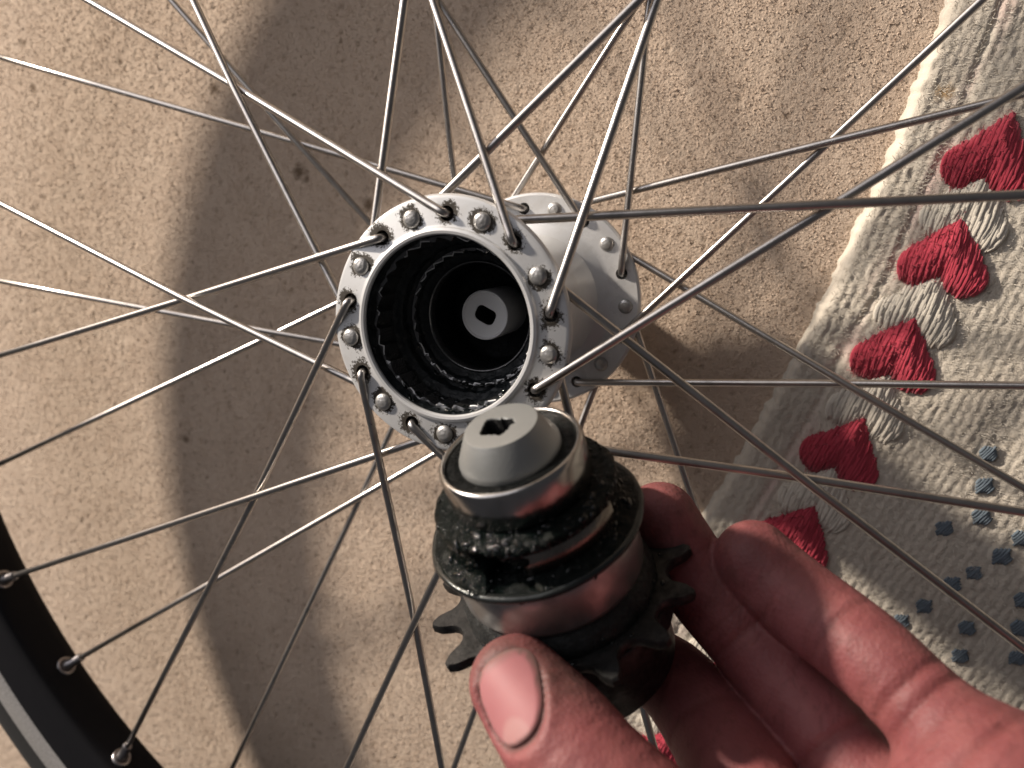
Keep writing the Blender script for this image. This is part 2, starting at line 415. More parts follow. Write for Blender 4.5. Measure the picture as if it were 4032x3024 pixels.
def tuft(L=20., Wd=11.4, n=17, rad=.78, arch=2.1, seed=0, fuzz=260):
    """heart of two fans of yarn, tip towards +y, lobes towards -y (local mm)"""
    r = random.Random(seed); parts = []
    for s in (-1, 1):
        for i in range(n):
            f = i / (n - 1)
            top = np.array([s * Wd * (f ** 1.25) * .92, L * (.50 - .62 * f ** 1.3), 0])
            lo = np.array([s * (.5 + (Wd * .82 - .5) * f), L * (-.26 - .27 * math.sin(PI * (.13 + .57 * f))), 0])
            top += np.array([r.uniform(-.3, .3), r.uniform(-.5, .5), 0]); lo += np.array([r.uniform(-.35, .35), r.uniform(-.7, .7), 0])
            P = []
            for k in range(6):
                q = k / 5; p = top * (1 - q) + lo * q
                p[0] += s * .9 * math.sin(PI * q) * f
                p[2] = .2 + arch * math.sin(PI * (.08 + .84 * q)) * (1 - .45 * f * f) + r.uniform(-.12, .12)
                P.append(p)
            parts.append(tube(P, [rad * x for x in (.75, 1, 1.08, 1.05, 1, .7)], 6))
            for z_ in range(1):
                j = [p + np.array([r.uniform(-.5, .5), r.uniform(-.3, .3), r.uniform(.1, .55)]) for p in P]
                parts.append(tube(j, rad * .45, 5))
    for q in range(fuzz):                                   # loose fibres standing off the yarn
        b = parts[r.randrange(0, 2 * n)][0]; p = np.array(b[r.randrange(len(b))]); d = np.array([r.gauss(0, 1), r.gauss(0, 1), abs(r.gauss(.6, .5))]); d /= np.linalg.norm(d)
        e = np.array([r.gauss(0, .5), r.gauss(0, .5), r.gauss(-.2, .3)])
        parts.append(tube([p - d * .2, p + d * .7, p + d * 1.3 + e * .6], [.09, .075, .05], 3))
    return join(parts)
red_me = [mesh('red_tuft', *tuft(seed=s)) for s in range(3)]
white_me = [mesh('white_tuft', *tuft(19.5, 10.6, 14, .9, 1.2, seed=s + 10, fuzz=80)) for s in range(3)]
def place(me, mat, name, x, y, z, sc_=1., tw=0.):
    o = link(name, me, mat, rug); o.location = ((x - 90) * MM, y * MM, z * MM)
    dx = np.polyval(np.polyder(TX), y); o.rotation_euler = (0, 0, math.atan2(1, dx) - PI / 2 + .06 + tw); o.scale = (sc_,) * 3
    return o
ys = [52.3, 25.6, -2.5, -33.3, -62.5, -92, -122, -152]
for i, y in enumerate(ys):
    o = place(red_me[i % 3], M_RED, 'red_tuft', np.polyval(TX, y), y, 3.1, 1.0, random.uniform(-.08, .08))
    if i < len(ys) - 1:
        ym = (y + ys[i + 1]) / 2 - .5
        place(white_me[i % 3], M_WHITE, 'white_tuft', np.polyval(TX, ym), ym, 2.9, 1.0, random.uniform(-.05, .05))
def diamond(seed):
    r = random.Random(seed); parts = []
    for i in range(7):
        x = (i - 3) * .55; h = 2.4 * (1 - abs(i - 3) * .2) + r.uniform(-.25, .25)
        P = [np.array([x + r.uniform(-.1, .1), h * q, .45 + .3 * math.cos(q * PI / 2 * .95) - .05 * abs(i - 3)]) for q in (-1, -.5, 0, .5, 1)]
        parts.append(tube(P, [.35, .45, .47, .45, .35], 6))
    return mesh('blue_stitch', *join(parts))
blue_me = [diamond(s) for s in range(4)]
blues = [(128.5, -27.9), (129.4, -37.2), (130.5, -46.2), (121.9, -51.8), (141.3, -50.2), (137.7, -56.6), (132.0, -63.2), (127.2, -68.1), (121.5, -76.8), (116.4, -83.1), (133.6, -80.4), (133.5, -89.5), (146.6, -76.6), (147.7, -85.8), (145.6, -68.1), (159, -62), (111, -90)]
for i, (x, y) in enumerate(blues):
    place(blue_me[i % 4], M_BLUE, 'blue_stitch', x, y, 3.3, random.uniform(1.05, 1.25), -.3)

# ------------------------------------------------------------------ wheel
wheel = empty('bicycle_wheel', 'rear bicycle wheel with black rim and silver spokes lying flat on the carpet', 'bicycle wheel')
prof = [(20.4, 80), (20.4, 91.3), (20.7, 91.75), (21.3, 91.85), (21.9, 91.6), (22.2, 91.0), (22.7, 90.8), (28.2, 90.8), (28.9, 90.5), (29.3, 89.8), (29.3, 89.1), (28.8, 88.5), (28.2, 88.4), (25.2, 88.2), (23.8, 87.2), (23.3, 84), (22.8, 77), (20.5, 71), (17.6, 65), (16.6, 58), (16.4, 42), (17.2, 35.5), (19.2, 31), (22, 29), (23.5, 28.55), (30.2, 28.5), (30.8, 28.1), (31.0, 27.3), (30.6, 26.4), (30, 26.1), (20, 26.1), (15, 24), (13, 18), (9, 17), (9, 50), (13.4, 52), (15, 70), (20.4, 76)]
V, F = lathe(prof, 160, closed=True, flip=False)
me = mesh('hub_shell', V, F)
bm = bmesh.new(); bm.from_mesh(me); bmesh.ops.scale(bm, vec=(1000,) * 3, verts=bm.verts); bmesh.ops.recalc_face_normals(bm, faces=bm.faces); bm.to_mesh(me); bm.free()
hub = link('hub_shell', me, M_HUB, wheel)
bm = bmesh.new()
for k in range(18):
    for (rr, ph, zz, L) in ((RN, PH, ZN, 6), (RF, FPH, ZF_, 6)):
        p = pol(rr, ph + 20 * D * k, zz)
        bmesh.ops.create_cone(bm, cap_ends=True, segments=20, radius1=1.7, radius2=1.7, depth=L, matrix=Matrix.Translation(p))
cme = bpy.data.meshes.new('cut'); bm.to_mesh(cme); bm.free()
cut = bpy.data.objects.new('cut', cme); C.objects.link(cut)
md = hub.modifiers.new('holes', 'BOOLEAN'); md.operation = 'DIFFERENCE'; md.object = cut; md.solver = 'EXACT'
dg = bpy.context.evaluated_depsgraph_get(); dg.update()
nm = bpy.data.meshes.new_from_object(hub.evaluated_get(dg))
hub.modifiers.clear(); hub.data = nm; nm.name = 'hub_shell'
bpy.data.objects.remove(cut); nm.transform(Matrix.Scale(MM, 4))
nm.polygons.foreach_set('use_smooth', [True] * len(nm.polygons)); nm.set_sharp_from_angle(angle=28 * D)
if not nm.materials: nm.materials.append(M_HUB)
# greasy bore, ratchet teeth, axle end
bore = [(20.3, 90.9), (20.25, 86.2), (20.25, 78.5), (19.8, 78.1), (18.3, 77.6), (18.1, 74.6), (17.4, 74.2), (16.2, 73.9), (15.9, 72.2), (15.2, 71.9), (14.1, 71.7), (13.7, 71.3), (13.4, 70.6), (13.3, 54.5), (6, 54)]
BP = []
for (a, b) in zip(bore[:-1], bore[1:]):
    for q in (0, .25, .5, .75): BP.append((a[0] + (b[0] - a[0]) * q, a[1] + (b[1] - a[1]) * q))
BP.append(bore[-1])
def bdisp(a, r, z):
    amp = (.42 if z > 70.8 else .03) if z < 88 else .15
    x, y = math.cos(a) * r, math.sin(a) * r
    if 70.8 < z < 90: amp *= 1 + 1.6 * math.exp(-((a - 300 * D) / .7) ** 2)
    return r - amp * max(0, float(vnoise(np.array(x / 1.7), np.array(y / 1.7), np.array(z / 1.5), seed=80)) + .15), z
V, F = lathe(BP, 200, disp=bdisp, flip=False)
link('bore', mesh('bore', V, F), M_BORE, hub)
def ratchet(nt, r_out, r_in, z1, z0, seed):
    V = []; F = []; n = nt * 6
    for i in range(n):
        a = 2 * PI * i / n; q = (i % 6) / 5
        rr = r_in + (r_out - r_in) * (q ** 1.2) + .22 * float(vnoise(np.array(a * 9), np.array(1.), seed=seed)) * (1 - q)
        zz = z1 + .25 * float(vnoise(np.array(a * 14), np.array(3.), seed=seed + 1))
        for r, z in ((r_out + .35, zz + .1), (rr + .26, zz), (rr, zz - .12), (rr + .1, (z1 + z0) / 2), (rr, z0)):
            V.append((r * math.cos(a), r * math.sin(a), z))
    for i in range(n):
        k = (i + 1) % n
        for j in range(4): F.append((i * 5 + j, k * 5 + j, k * 5 + j + 1, i * 5 + j + 1))
    me = mesh('ratchet_ring', V, F, sharp=35); me.materials.append(M_RATCHET); me.materials.append(M_LIT_WORN)
    for i, p in enumerate(me.polygons):
        if i % 4 == 1 and _h(np.array(i // 14), np.array(2), np.array(3), seed) > .5: p.material_index = 1
    return me
link('ratchet_ring', ratchet(30, 20.0, 19.0, 87.2, 80.6, 5), M_RATCHET, hub)
link('ratchet_ring', ratchet(34, 16.6, 16.0, 74.4, 72.6, 9), M_RATCHET, hub)
V, F = lathe([(13.9, 71.6), (13.75, 71.95), (13.45, 72.0), (13.2, 71.6), (13.2, 69)], 120)
link('sleeve_lip', mesh('sleeve_lip', V, F), M_RATCHET, hub)
def holed_top(r_out, hole, n=72):
    """ring of points between a circle and a D-shaped hole outline; returns radii of the hole per angle"""
    return [hole(2 * PI * i / n) for i in range(n)]
def slot(a, w, h, rot, flat=0.):
    """radius of a rounded slot; flat cuts one side straight (a D)"""
    a = a - rot; c, s = abs(math.cos(a)), abs(math.sin(a))
    r = 1 / ((c / w) ** 3.2 + (s / h) ** 3.2) ** (1 / 3.2)
    if flat and math.sin(a) > 0: r = min(r, flat / max(1e-3, math.sin(a)))
    return r
def plug(prof, hole, depth, n=96, cx=0., cy=0.):
    """lathe whose last ring runs into a hole outline, then down into the hole"""
    V = []; F = []; m = len(prof) + 3
    for i in range(n):
        a = 2 * PI * i / n; h = hole(a)
        for r, z in prof: V.append((r * math.cos(a), r * math.sin(a), z))
        zt = prof[-1][1]
        for r, z in ((h + .18, zt), (h, zt - .2), (h * .97, zt - depth)):
            V.append((r * math.cos(a) + cx, r * math.sin(a) + cy, z))
    for i in range(n):
        k = (i + 1) % n
        for j in range(m - 1): F.append((i * m + j, k * m + j, k * m + j + 1, i * m + j + 1))
    cap(V, F, m, n, m - 1)
    return V, F
V, F = plug([(6.3, 54), (6.3, 67.6), (6.15, 68.0), (5.75, 68.05), (5.5, 67.75), (4.2, 67.6)], lambda a: slot(a, 2.75, 2.05, -.35, 1.9), 9)
def darken_hole(me, m):
    me.materials.append(M_HOLE); k = m
    for p in me.polygons:
        if len(p.vertices) > 4 or max(v % k for v in p.vertices) == k - 1: p.material_index = 1
ax = link('axle_end', mesh('axle_end', V, F, sharp=40), M_AXLE, hub); darken_hole(ax.data, 9)
V, F = lathe([(9.2, 22), (9.2, 6), (8.6, 5.4), (5, 5.4), (5, .4), (4.2, 0), (0.01, 0)], 48, flip=True)
link('axle_locknut', mesh('axle_locknut', V, F, sharp=30), M_NIP, hub)

# spokes -----------------------------------------------------------
head_prof = [(.01, 1.0), (.55, .97), (.7, .92), (1.0, .93), (1.4, .82), (1.8, .55), (2.08, .2), (2.05, 0), (1.2, -.25)]
hv, hf = lathe(head_prof, 20, flip=True)
ring_ = [(r * math.cos(2 * PI * k / 12), r * math.sin(2 * PI * k / 12), 1.33) for r in (.35, .75) for k in range(12)]
head_me = mesh('spoke_head', hv, hf)
nv, nf = lathe([(1.15, 9.2), (1.55, 9.0), (1.6, 8.6), (1.62, 3.2), (1.95, 2.6), (2.0, 0), (1.2, -1)], 16, flip=True)
nip_me = mesh('nipple', nv, nf, sharp=35)
def spoke(near, k):
    ein = (k % 2 == 0)                                   # elbow on the near side of this flange
    ph = PH if near else FPH; rr = RN if near else RF; zz = ZN if near else ZF_
    a = ph + 20 * D * k; dirn = -1 if ein else 1
    zt, zb = zz + 1.2, zz - 1.2
    h = pol(rr, a, zz); ra = a + dirn * 60 * D; e = pol(RR, ra, ZM + (2 if near else -2))
    up = 1 if ein else -1
    zs = (zt + .95) if ein else (zb - .95)
    s0 = np.array([h[0], h[1], zs]); d = e - s0; L = np.linalg.norm(d); d /= L
    dh = np.array([d[0], d[1], 0]); dh /= np.linalg.norm(dh)
    P = [h + (0, 0, -up * 2.0), h + (0, 0, up * .2), np.array([h[0], h[1], zz + up * 1.35]) + dh * .12, np.array([h[0], h[1], zz + up * 1.85]) + dh * .45,
         s0 + dh * 1.0 - (0, 0, up * .05), s0 + d * 2.0, s0 + d * 5]
    # the last crossing, 50 degrees round from the hole: outer spoke dives under the inner one
    t = 0.; best = 0
    for i in range(1, 400):
        q = i / 400; p = s0 + (e - s0) * q
        da = (math.atan2(p[0], p[1]) - a) * dirn
        da = (da + PI) % (2 * PI) - PI
        if da >= 50 * D: best = q; break
    sgn = -1 if (near and ein) else 1 if near else (-1 if not ein else 1)
    if near: dz = -1 if ein else 1
    else: dz = 1 if not ein else -1
    # the two spokes sit about symmetric about the flange plane; push each just past it
    pc = s0 + (e - s0) * best
    hc = np.array([h[0], h[1], zz]); zmid = zz + (e[2] - zz) * best
    pc = np.array([pc[0], pc[1], zmid + dz * 1.02])
    pa = s0 + (e - s0) * (best * .5); pb = pc + (e - pc) * .5
    pa = (s0 + pc) / 2
    P += [pa, pc + (s0 - pc) / np.linalg.norm(s0 - pc) * 6, pc, pc + (e - pc) / np.linalg.norm(e - pc) * 6, pb, e]
    V, F = tube(P, 1.0, 12)
    o = link('spoke', mesh('spoke', V, F), M_SPOKE, wheel)
    hd = link('spoke_head', head_me, M_HEAD, o)
    hd.location = Vector((h[0], h[1], zb if ein else zt)) * MM
    hd.rotation_euler = (PI if ein else random.uniform(-.06, .06), random.uniform(-.06, .06), random.uniform(0, 6))
    nd = Vector(P[-3] - e).normalized()
    n_ = link('nipple', nip_me, M_NIP, o); n_.location = Vector(pol(RR + .4, ra, e[2])) * MM
    n_.rotation_euler = nd.to_track_quat('Z', 'Y').to_euler()
    return ra, e[2]
rims = [spoke(near, k) for near in (True, False) for k in range(18)]
# rim, brake track, tyre --------------------------------------------
rp = [(231, -7), (230.6, -4), (230.5, 0), (230.6, 4), (231, 7), (232, 8.4), (234.5, 9.4), (240, 9.8), (246.6, 10.0), (255.6, 9.9), (256, 9), (254.5, 8), (250, 7), (250, -7), (254.5, -8), (256, -9), (255.6, -10), (246, -10), (240, -9.8), (234.5, -9.4), (232, -8.4)]
V, F = lathe([(r, z + ZM) for r, z in rp], 240, closed=True)
rim = link('rim', mesh('rim', V, F, sharp=40), M_RIM, wheel)
V, F = lathe([(246.6, 9.95 + ZM), (247, 10.3 + ZM), (255.2, 10.25 + ZM), (255.6, 9.85 + ZM)], 300)
link('brake_track', mesh('brake_track', V, F), M_TRACK, rim)
V, F = lathe([(2.1, -.4), (2.3, .25), (2.9, .45), (3.4, .2), (3.6, -.3)], 20, flip=True)
eye_me = mesh('eyelet', V, F)
for ra, z in rims:
    o = link('eyelet', eye_me, M_NIP, rim); o.location = Vector(pol(230.55, ra, z)) * MM
    o.rotation_euler = Vector(-pol(1, ra, 0)).to_track_quat('Z', 'Y').to_euler()
tp = [(253.5, 7.8), (255.5, 8.8), (258, 9.8), (261, 10.1), (264.5, 9.4), (267.5, 7.2), (269.2, 4.4), (269.8, 2.0), (270, 0), (269.8, -2.0), (269.2, -4.4), (267.5, -7.2), (264.5, -9.4), (261, -10.1), (258, -9.8), (255.5, -8.8), (253.5, -7.8)]
V, F = lathe([(r, z + ZM) for r, z in tp], 240)
link('tyre', mesh('tyre', V, F), M_RUBBER, wheel)
for o in (rim,):
    pass

# ------------------------------------------------------------------ freewheel body held in the hand
fw = empty('freehub_body', 'greasy black and silver freehub body with sprocket held between thumb and fingers', 'bicycle part', (26.9, -16.5, 116.4))
ex = Vector((.81, .41, -.41)); az = Vector((-.26, .89, .38)).normalized(); ex = (ex - az * ex.dot(az)).normalized(); ey = az.cross(ex)
fw.matrix_world = Matrix(((ex.x, ey.x, az.x, .0269), (ex.y, ey.y, az.y, -.0165), (ex.z, ey.z, az.z, .1164), (0, 0, 0, 1)))
def vn(x, y, z, s): return float(vnoise(np.array(x), np.array(y), np.array(z), seed=s))
# local z: up the axis, 0 at the rim of the bearing cup; front of the body is -y
V, F = plug([(10.2, -2.5), (10.2, -.3), (10.05, .3), (7.36, 5.3), (7.2, 5.5), (6.9, 5.53)], lambda a: slot(a, 3.0, 3.0, -.55, 2.3) * (1 + .10 * vn(a * 3, 0, 0, 90) + .07 * vn(a * 9, 5, 0, 99)), 7, cx=-.6, cy=.2)
o = link('axle_cone', mesh('axle_cone', V, F, sharp=38), M_CONE, fw); darken_hole(o.data, 9)
V, F = lathe([(9.8, -1.2), (10.5, -.7), (11.6, -.55), (12.8, -.6), (13.35, -.9)], 96, flip=True)
link('seal', mesh('seal', V, F), M_SEAL, fw)
V, F = lathe([(13.1, -1.2), (13.15, -.15), (13.5, .08), (13.95, 0), (14.3, -.4), (14.45, -1.1), (14.45, -7.9), (14.1, -8.6), (13.2, -8.9)], 128, flip=True)
link('bearing_cup', mesh('bearing_cup', V, F), M_CHROME, fw)
# pawl carrier: shoulder, band, lip, thick with grease, with an open pawl pocket in front
bp2 = [(12.6, -8.2), (13.4, -8.6), (15.5, -8.8), (17.3, -9.0), (18.2, -9.3), (18.6, -9.9), (18.45, -10.6), (18.0, -11.0), (17.95, -12.4), (18.0, -16.0), (18.9, -16.6), (19.9, -17.0), (21.0, -17.4), (21.4, -17.9), (21.4, -18.8), (21.1, -19.5), (20.0, -20.1), (18.6, -20.4)]
FP = []
for (a, b) in zip(bp2[:-1], bp2[1:]):
    for q in (0, .34, .67): FP.append((a[0] + (b[0] - a[0]) * q, a[1] + (b[1] - a[1]) * q))
FP.append(bp2[-1])
def gd(a, r, z):
    x, y = math.cos(a) * r, math.sin(a) * r
    n = vn(x / 2.2, y / 2.2, z / 1.6, 91) * .36 + vn(x / .9, y / .9, z / .8, 92) * .2
    lump = .12
    da = (a + 119 * D + PI) % (2 * PI) - PI                # pocket centre
    pe = .05 * vn(z / 1.1, 3, 4, 97); pocket = max(0, 1 - (abs(da + .035 * (z + 14) + pe) / (.21 - .012 * (z + 14))) ** 8) * max(0, 1 - (abs(z + 14.3 + 9 * pe) / 4.4) ** 10)
    around = math.exp(-(da / .55) ** 2) * math.exp(-((z + 13) / 6) ** 2)
    da2 = (a + 40 * D + PI) % (2 * PI) - PI
    calm = math.exp(-((a + 78 * D + PI) % (2 * PI) - PI) ** 2 / .30) * math.exp(-((z + 13.6) / 2.4) ** 4)   # the wiped band
    right = math.exp(-((a - 20 * D + PI) % (2 * PI) - PI) ** 2 / .6)
    rr = r + n * (lump + .8 * around + .9 * right * math.exp(-((z + 12) / 6) ** 2)) * (1 - .9 * calm) - 5.2 * pocket + .5 * around
    if z > -8.7: rr = r
    return rr, z + .25 * vn(x / 2, y / 2, 7, 93) * (1 if -18 < z < -8 else .2)
V, F = lathe(FP, 260, disp=gd, flip=True)
carrier = link('pawl_carrier', mesh('pawl_carrier', V, F), M_GREASE, fw)
def blobs(pts, seed, lo_=.22, hi_=.75):
    # smeared wet lumps of grease sitting on a surface; pts are (position, outward normal, along direction)
    q = random.Random(seed); parts = []
    for p, nrm, al in pts:
        nrm = np.array(nrm) / np.linalg.norm(nrm); al = np.array(al) - nrm * (nrm @ np.array(al)); al /= np.linalg.norm(al); cr_ = np.cross(nrm, al)
        sc3 = q.uniform(lo_, hi_) * q.uniform(.5, 1); ea, eb, ec = sc3 * q.uniform(.9, 2.2), sc3 * q.uniform(.6, 1.1), sc3 * q.uniform(.35, .7); V = []; F = []
        for i in range(7):
            th = PI * i / 6
            for k in range(9):
                f = 2 * PI * k / 9; m_ = 1 + .25 * math.sin(2 * f + sc3 * 40) * math.sin(th)
                V.append(np.array(p) + al * ea * m_ * math.sin(th) * math.cos(f) + cr_ * eb * m_ * math.sin(th) * math.sin(f) + nrm * ec * math.cos(th))
        for i in range(6):
            for k in range(9): F.append((i * 9 + k, (i + 1) * 9 + k, (i + 1) * 9 + (k + 1) % 9, i * 9 + (k + 1) % 9))
        parts.append((V, F))
    return join(parts)
V, F = lathe([(20.6, -17.7), (21.5, -17.5), (22.0, -17.8), (22.2, -18.3), (22.0, -18.8), (21.4, -19.2), (20.4, -19.4)], 180, flip=True, disp=lambda a, r, z: (r + .12 * vn(math.cos(a) * 6, math.sin(a) * 6, z, 140), z + .12 * vn(math.cos(a) * 5, math.sin(a) * 5, 2, 141)))
link('lip_ring', mesh('lip_ring', V, F), M_LIP, carrier)
gp = []
for i in range(430):
    u_ = random.random()
    a = (random.gauss(-128, 26) if u_ < .5 else random.gauss(-60, 40) if u_ < .72 else random.uniform(-200, 40)) * D
    j = random.choice([k for k, (r, z) in enumerate(FP) if z < -8.4]); r0, z0 = FP[j]
    if (-101 * D < a < -40 * D and -16.2 < z0 < -11) or (z0 < -17 and random.random() < .7): continue
    rr, zz = gd(a, r0, z0)
    nz = .9 if z0 > -9.4 or (-17.6 < z0 < -16.2) else .1
    gp.append(((rr * math.cos(a), rr * math.sin(a), zz), (math.cos(a), math.sin(a), nz), (-math.sin(a), math.cos(a), random.gauss(0, .5))))
tag(link('wet_grease', mesh('wet_grease', *blobs(gp, 3)), M_WET, carrier), kind='stuff')
gp = []
for i in range(60):
    a = random.gauss(-95, 60) * D; rr = random.choice([random.uniform(18.9, 20.6), random.uniform(19.5, 22.5)]); gp.append(((rr * math.cos(a), rr * math.sin(a), -32.2 - (rr - 18.9) * 1.9 if rr < 20.7 else -36.3), (math.cos(a) * .4, math.sin(a) * .4, 1), (-math.sin(a), math.cos(a), .2)))
tag(link('wet_grease', mesh('wet_grease', *blobs(gp, 5, .2, .6)), M_WET, fw), kind='stuff')
# wiped steel strip of the pawl spring lying in the band
V = []; F = []
n = 40
for i in range(n + 1):
    a = (-104 + 66 * i / n) * D
    for z, r in ((-11.3, 18.05), (-11.4, 18.3), (-15.9, 18.35), (-16.0, 18.05)): V.append((r * math.cos(a), r * math.sin(a), z))
for i in range(n):
    for j in range(3): F.append((i * 4 + j, (i + 1) * 4 + j, (i + 1) * 4 + j + 1, i * 4 + j + 1)[::-1])
M_BAND = m_steel('oily_steel', (.24, .22, .195), .25, .95, .6, .8)
link('pawl_spring', mesh('pawl_spring', V, F), M_BAND, carrier)
V, F = lathe([(18.4, -20.0), (19.15, -20.3), (19.4, -20.8), (19.36, -30.0), (19.1, -30.9), (18.2, -31.4), (17.9, -32.2)], 160, flip=True)
link('sleeve', mesh('sleeve', V, F), M_SLEEVE, fw)
V, F = lathe([(18.2, -31.2), (18.7, -31.7), (19.6, -32.6), (20.4, -34.2), (20.8, -36.6), (19, -38)], 160, flip=True, disp=lambda a, r, z: (r + .3 * vn(math.cos(a) * 8, math.sin(a) * 8, z, 95), z))
link('spacer', mesh('spacer', V, F), M_DARK, fw)
def sprocket(nt, rp_, roller, tip, r_in, z1, z0, phase, bev=.45):
    out = []
    for k in range(nt):
        c = phase + 2 * PI * k / nt; cx, cy = rp_ * math.cos(c), rp_ * math.sin(c)
        for q in np.linspace(-1, 1, 9):                      # roller seat, facing the axis
            a = c + PI + q * 76 * D
            out.append((cx + roller * math.cos(a) * 1.0, cy + roller * math.sin(a)))
        h = PI / nt
        for q, r in ((.74, tip * .955), (.90, tip * .995), (1.10, tip * .995), (1.26, tip * .955)):
            out.append((r * math.cos(c + h * q), r * math.sin(c + h * q)))
    # order by angle
    out = sorted(out, key=lambda p: (math.atan2(p[1], p[0]) - phase + 2 * PI + .2) % (2 * PI))
    n = len(out); V = []; F = []
    def ring(s, z, inner=False):
        for (x, y) in out:
            r = math.hypot(x, y)
            if inner: V.append((x / r * r_in, y / r * r_in, z))
            else: V.append((x * s, y * s, z))
    ring(1, z1, True); ring(.985, z1); ring(1, z1 - bev); ring(1, z0 + bev); ring(.985, z0); ring(1, z0, True)
    for j in range(6):
        l = (j + 1) % 6
        for i in range(n):
            k = (i + 1) % n; F.append((j * n + i, l * n + i, l * n + k, j * n + k))
    return mesh('sprocket', V, F, sharp=40)
link('sprocket', sprocket(14, 26.4, 3.7, 28.8, 18.6, -36.4, -38.7, 8 * D), M_SPROCKET, fw)
V, F = lathe([(19, -38.7), (22.6, -38.9), (22.9, -39.4), (22.9, -44), (20.4, -45), (20.4, -57), (19, -59), (8, -59.4), (8, -61), (.01, -61)], 96, flip=True)
link('lockring', mesh('lockring', V, F, sharp=40), M_SPROCKET, fw)

gp = []
for i in range(170):
    a = random.gauss(-62, 34) * D if random.random() < .75 else random.uniform(-PI, PI); z = random.choice([random.uniform(86.5, 90), random.uniform(79, 87), random.uniform(72.3, 78)])
    rr = 20.1 if z > 87.3 else 19.4 if z > 79 else 16.6
    gp.append(((rr * math.cos(a), rr * math.sin(a), z), (-math.cos(a), -math.sin(a), .3), (-math.sin(a), math.cos(a), random.gauss(0, .5))))
tag(link('wet_grease', mesh('wet_grease', *blobs(gp, 8, .25, .8)), M_WET, hub), kind='stuff')

# ------------------------------------------------------------------ hand: one surface from a distance field
chains = {
 'thumb': [(36.6, -58.2, 126.7, 9.0), (46.2, -61.8, 131.9, 10.6), (56.0, -66.4, 137.2, 12.0), (71.0, -73.1, 142.3, 14.5), (92.0, -81.6, 141.4, 17)],
 'middle': [(52.8, -36.3, 84.9, 8.3), (62.3, -47.4, 85.4, 8.8), (79.3, -59.1, 91.1, 8.9), (95.4, -67.6, 102.8, 9.3), (109.4, -75.0, 115.0, 10)],
 'ring': [(73.6, -39.8, 87.1, 8.4), (81.9, -43.9, 90.6, 8.8), (96.1, -46.1, 102.5, 8.4), (107.6, -50.7, 110.5, 8.4), (118.6, -54.8, 118.5, 10.5)],
 'index': [(48.5, -69.0, 88.1, 8.3), (60.7, -70.7, 89.7, 8.9), (72.3, -75.0, 98.7, 9.9), (82.7, -77.2, 114.1, 10.8), (95.6, -81.5, 123.7, 11)],
 'pinky': [(146.2, -68.2, 75.0, 7.5), (145.3, -65.8, 91.1, 8), (139.7, -66.7, 109.7, 9)],
 'palm': [(121.0, -62.0, 121.7, 18.5), (111.9, -75.4, 130.6, 18), (101.3, -80.7, 137.8, 18), (92, -81.6, 141.4, 17)],
 'wrist': [(121, -66, 123, 18), (127.7, -83.9, 131.5, 21), (150.0, -111.2, 131.0, 23), (190, -160, 122, 25)],
 'base': [(101, -80, 137, 17), (127.7, -83.9, 131.5, 21)],
 'pinkybase': [(139.7, -66.7, 109.7, 9), (127, -70, 121, 15)]}
h = .62
lo = np.array([24., -190., 62.]); hi = np.array([205., -22., 166.]); nn = np.ceil((hi - lo) / h).astype(int)
ax_ = [lo[i] + h * np.arange(nn[i]) for i in range(3)]
SDF = np.full(nn, 20., np.float32)
def smin(a, b, k):
    q = np.clip(.5 + .5 * (b - a) / k, 0, 1); return b * (1 - q) + a * q - k * q * (1 - q)
def cone_d(P, a, b):
    pa = P - a[:3]; ba = b[:3] - a[:3]; t = np.clip((pa @ ba) / (ba @ ba), 0, 1)
    return np.linalg.norm(pa - t[..., None] * ba, axis=-1) - (a[3] + (b[3] - a[3]) * t)
fields = []
for nme, ch in chains.items():
    pts = [np.array(c, float) for c in ch]
    if nme not in ('palm', 'wrist', 'base', 'pinkybase'):      # smooth the chain so joints bend softly
        dense = []
        for i in range(len(pts) - 1):
            p0 = pts[max(i - 1, 0)]; p1 = pts[i]; p2 = pts[i + 1]; p3 = pts[min(i + 2, len(pts) - 1)]
            for q in np.linspace(0, 1, 5)[:-1]:
                dense.append(.5 * (2 * p1 + (p2 - p0) * q + (2 * p0 - 5 * p1 + 4 * p2 - p3) * q * q + (3 * p1 - p0 - 3 * p2 + p3) * q ** 3))
        dense.append(pts[-1]); pts = dense
    allp = np.array(pts); b0 = (allp[:, :3] - allp[:, 3:]).min(0) - 7; b1_ = (allp[:, :3] + allp[:, 3:]).max(0) + 7
    s0 = np.clip(((b0 - lo) / h).astype(int), 0, nn); s1_ = np.clip(np.ceil((b1_ - lo) / h).astype(int), 0, nn)
    sl = tuple(slice(a, b) for a, b in zip(s0, s1_))
    G = np.stack(np.meshgrid(ax_[0][sl[0]], ax_[1][sl[1]], ax_[2][sl[2]], indexing='ij'), -1)
    f = None
    for a, b in zip(pts[:-1], pts[1:]):
        if np.linalg.norm(a[:3] - b[:3]) < 1e-6: continue
        d = cone_d(G, a, b); f = d if f is None else np.minimum(f, d)
    fields.append((nme, sl, f))
for nme, sl, f in fields:
    k = {'palm': 5., 'wrist': 7., 'base': 7., 'pinkybase': 6.}.get(nme, .7)
    SDF[sl] = smin(SDF[sl], f, k)
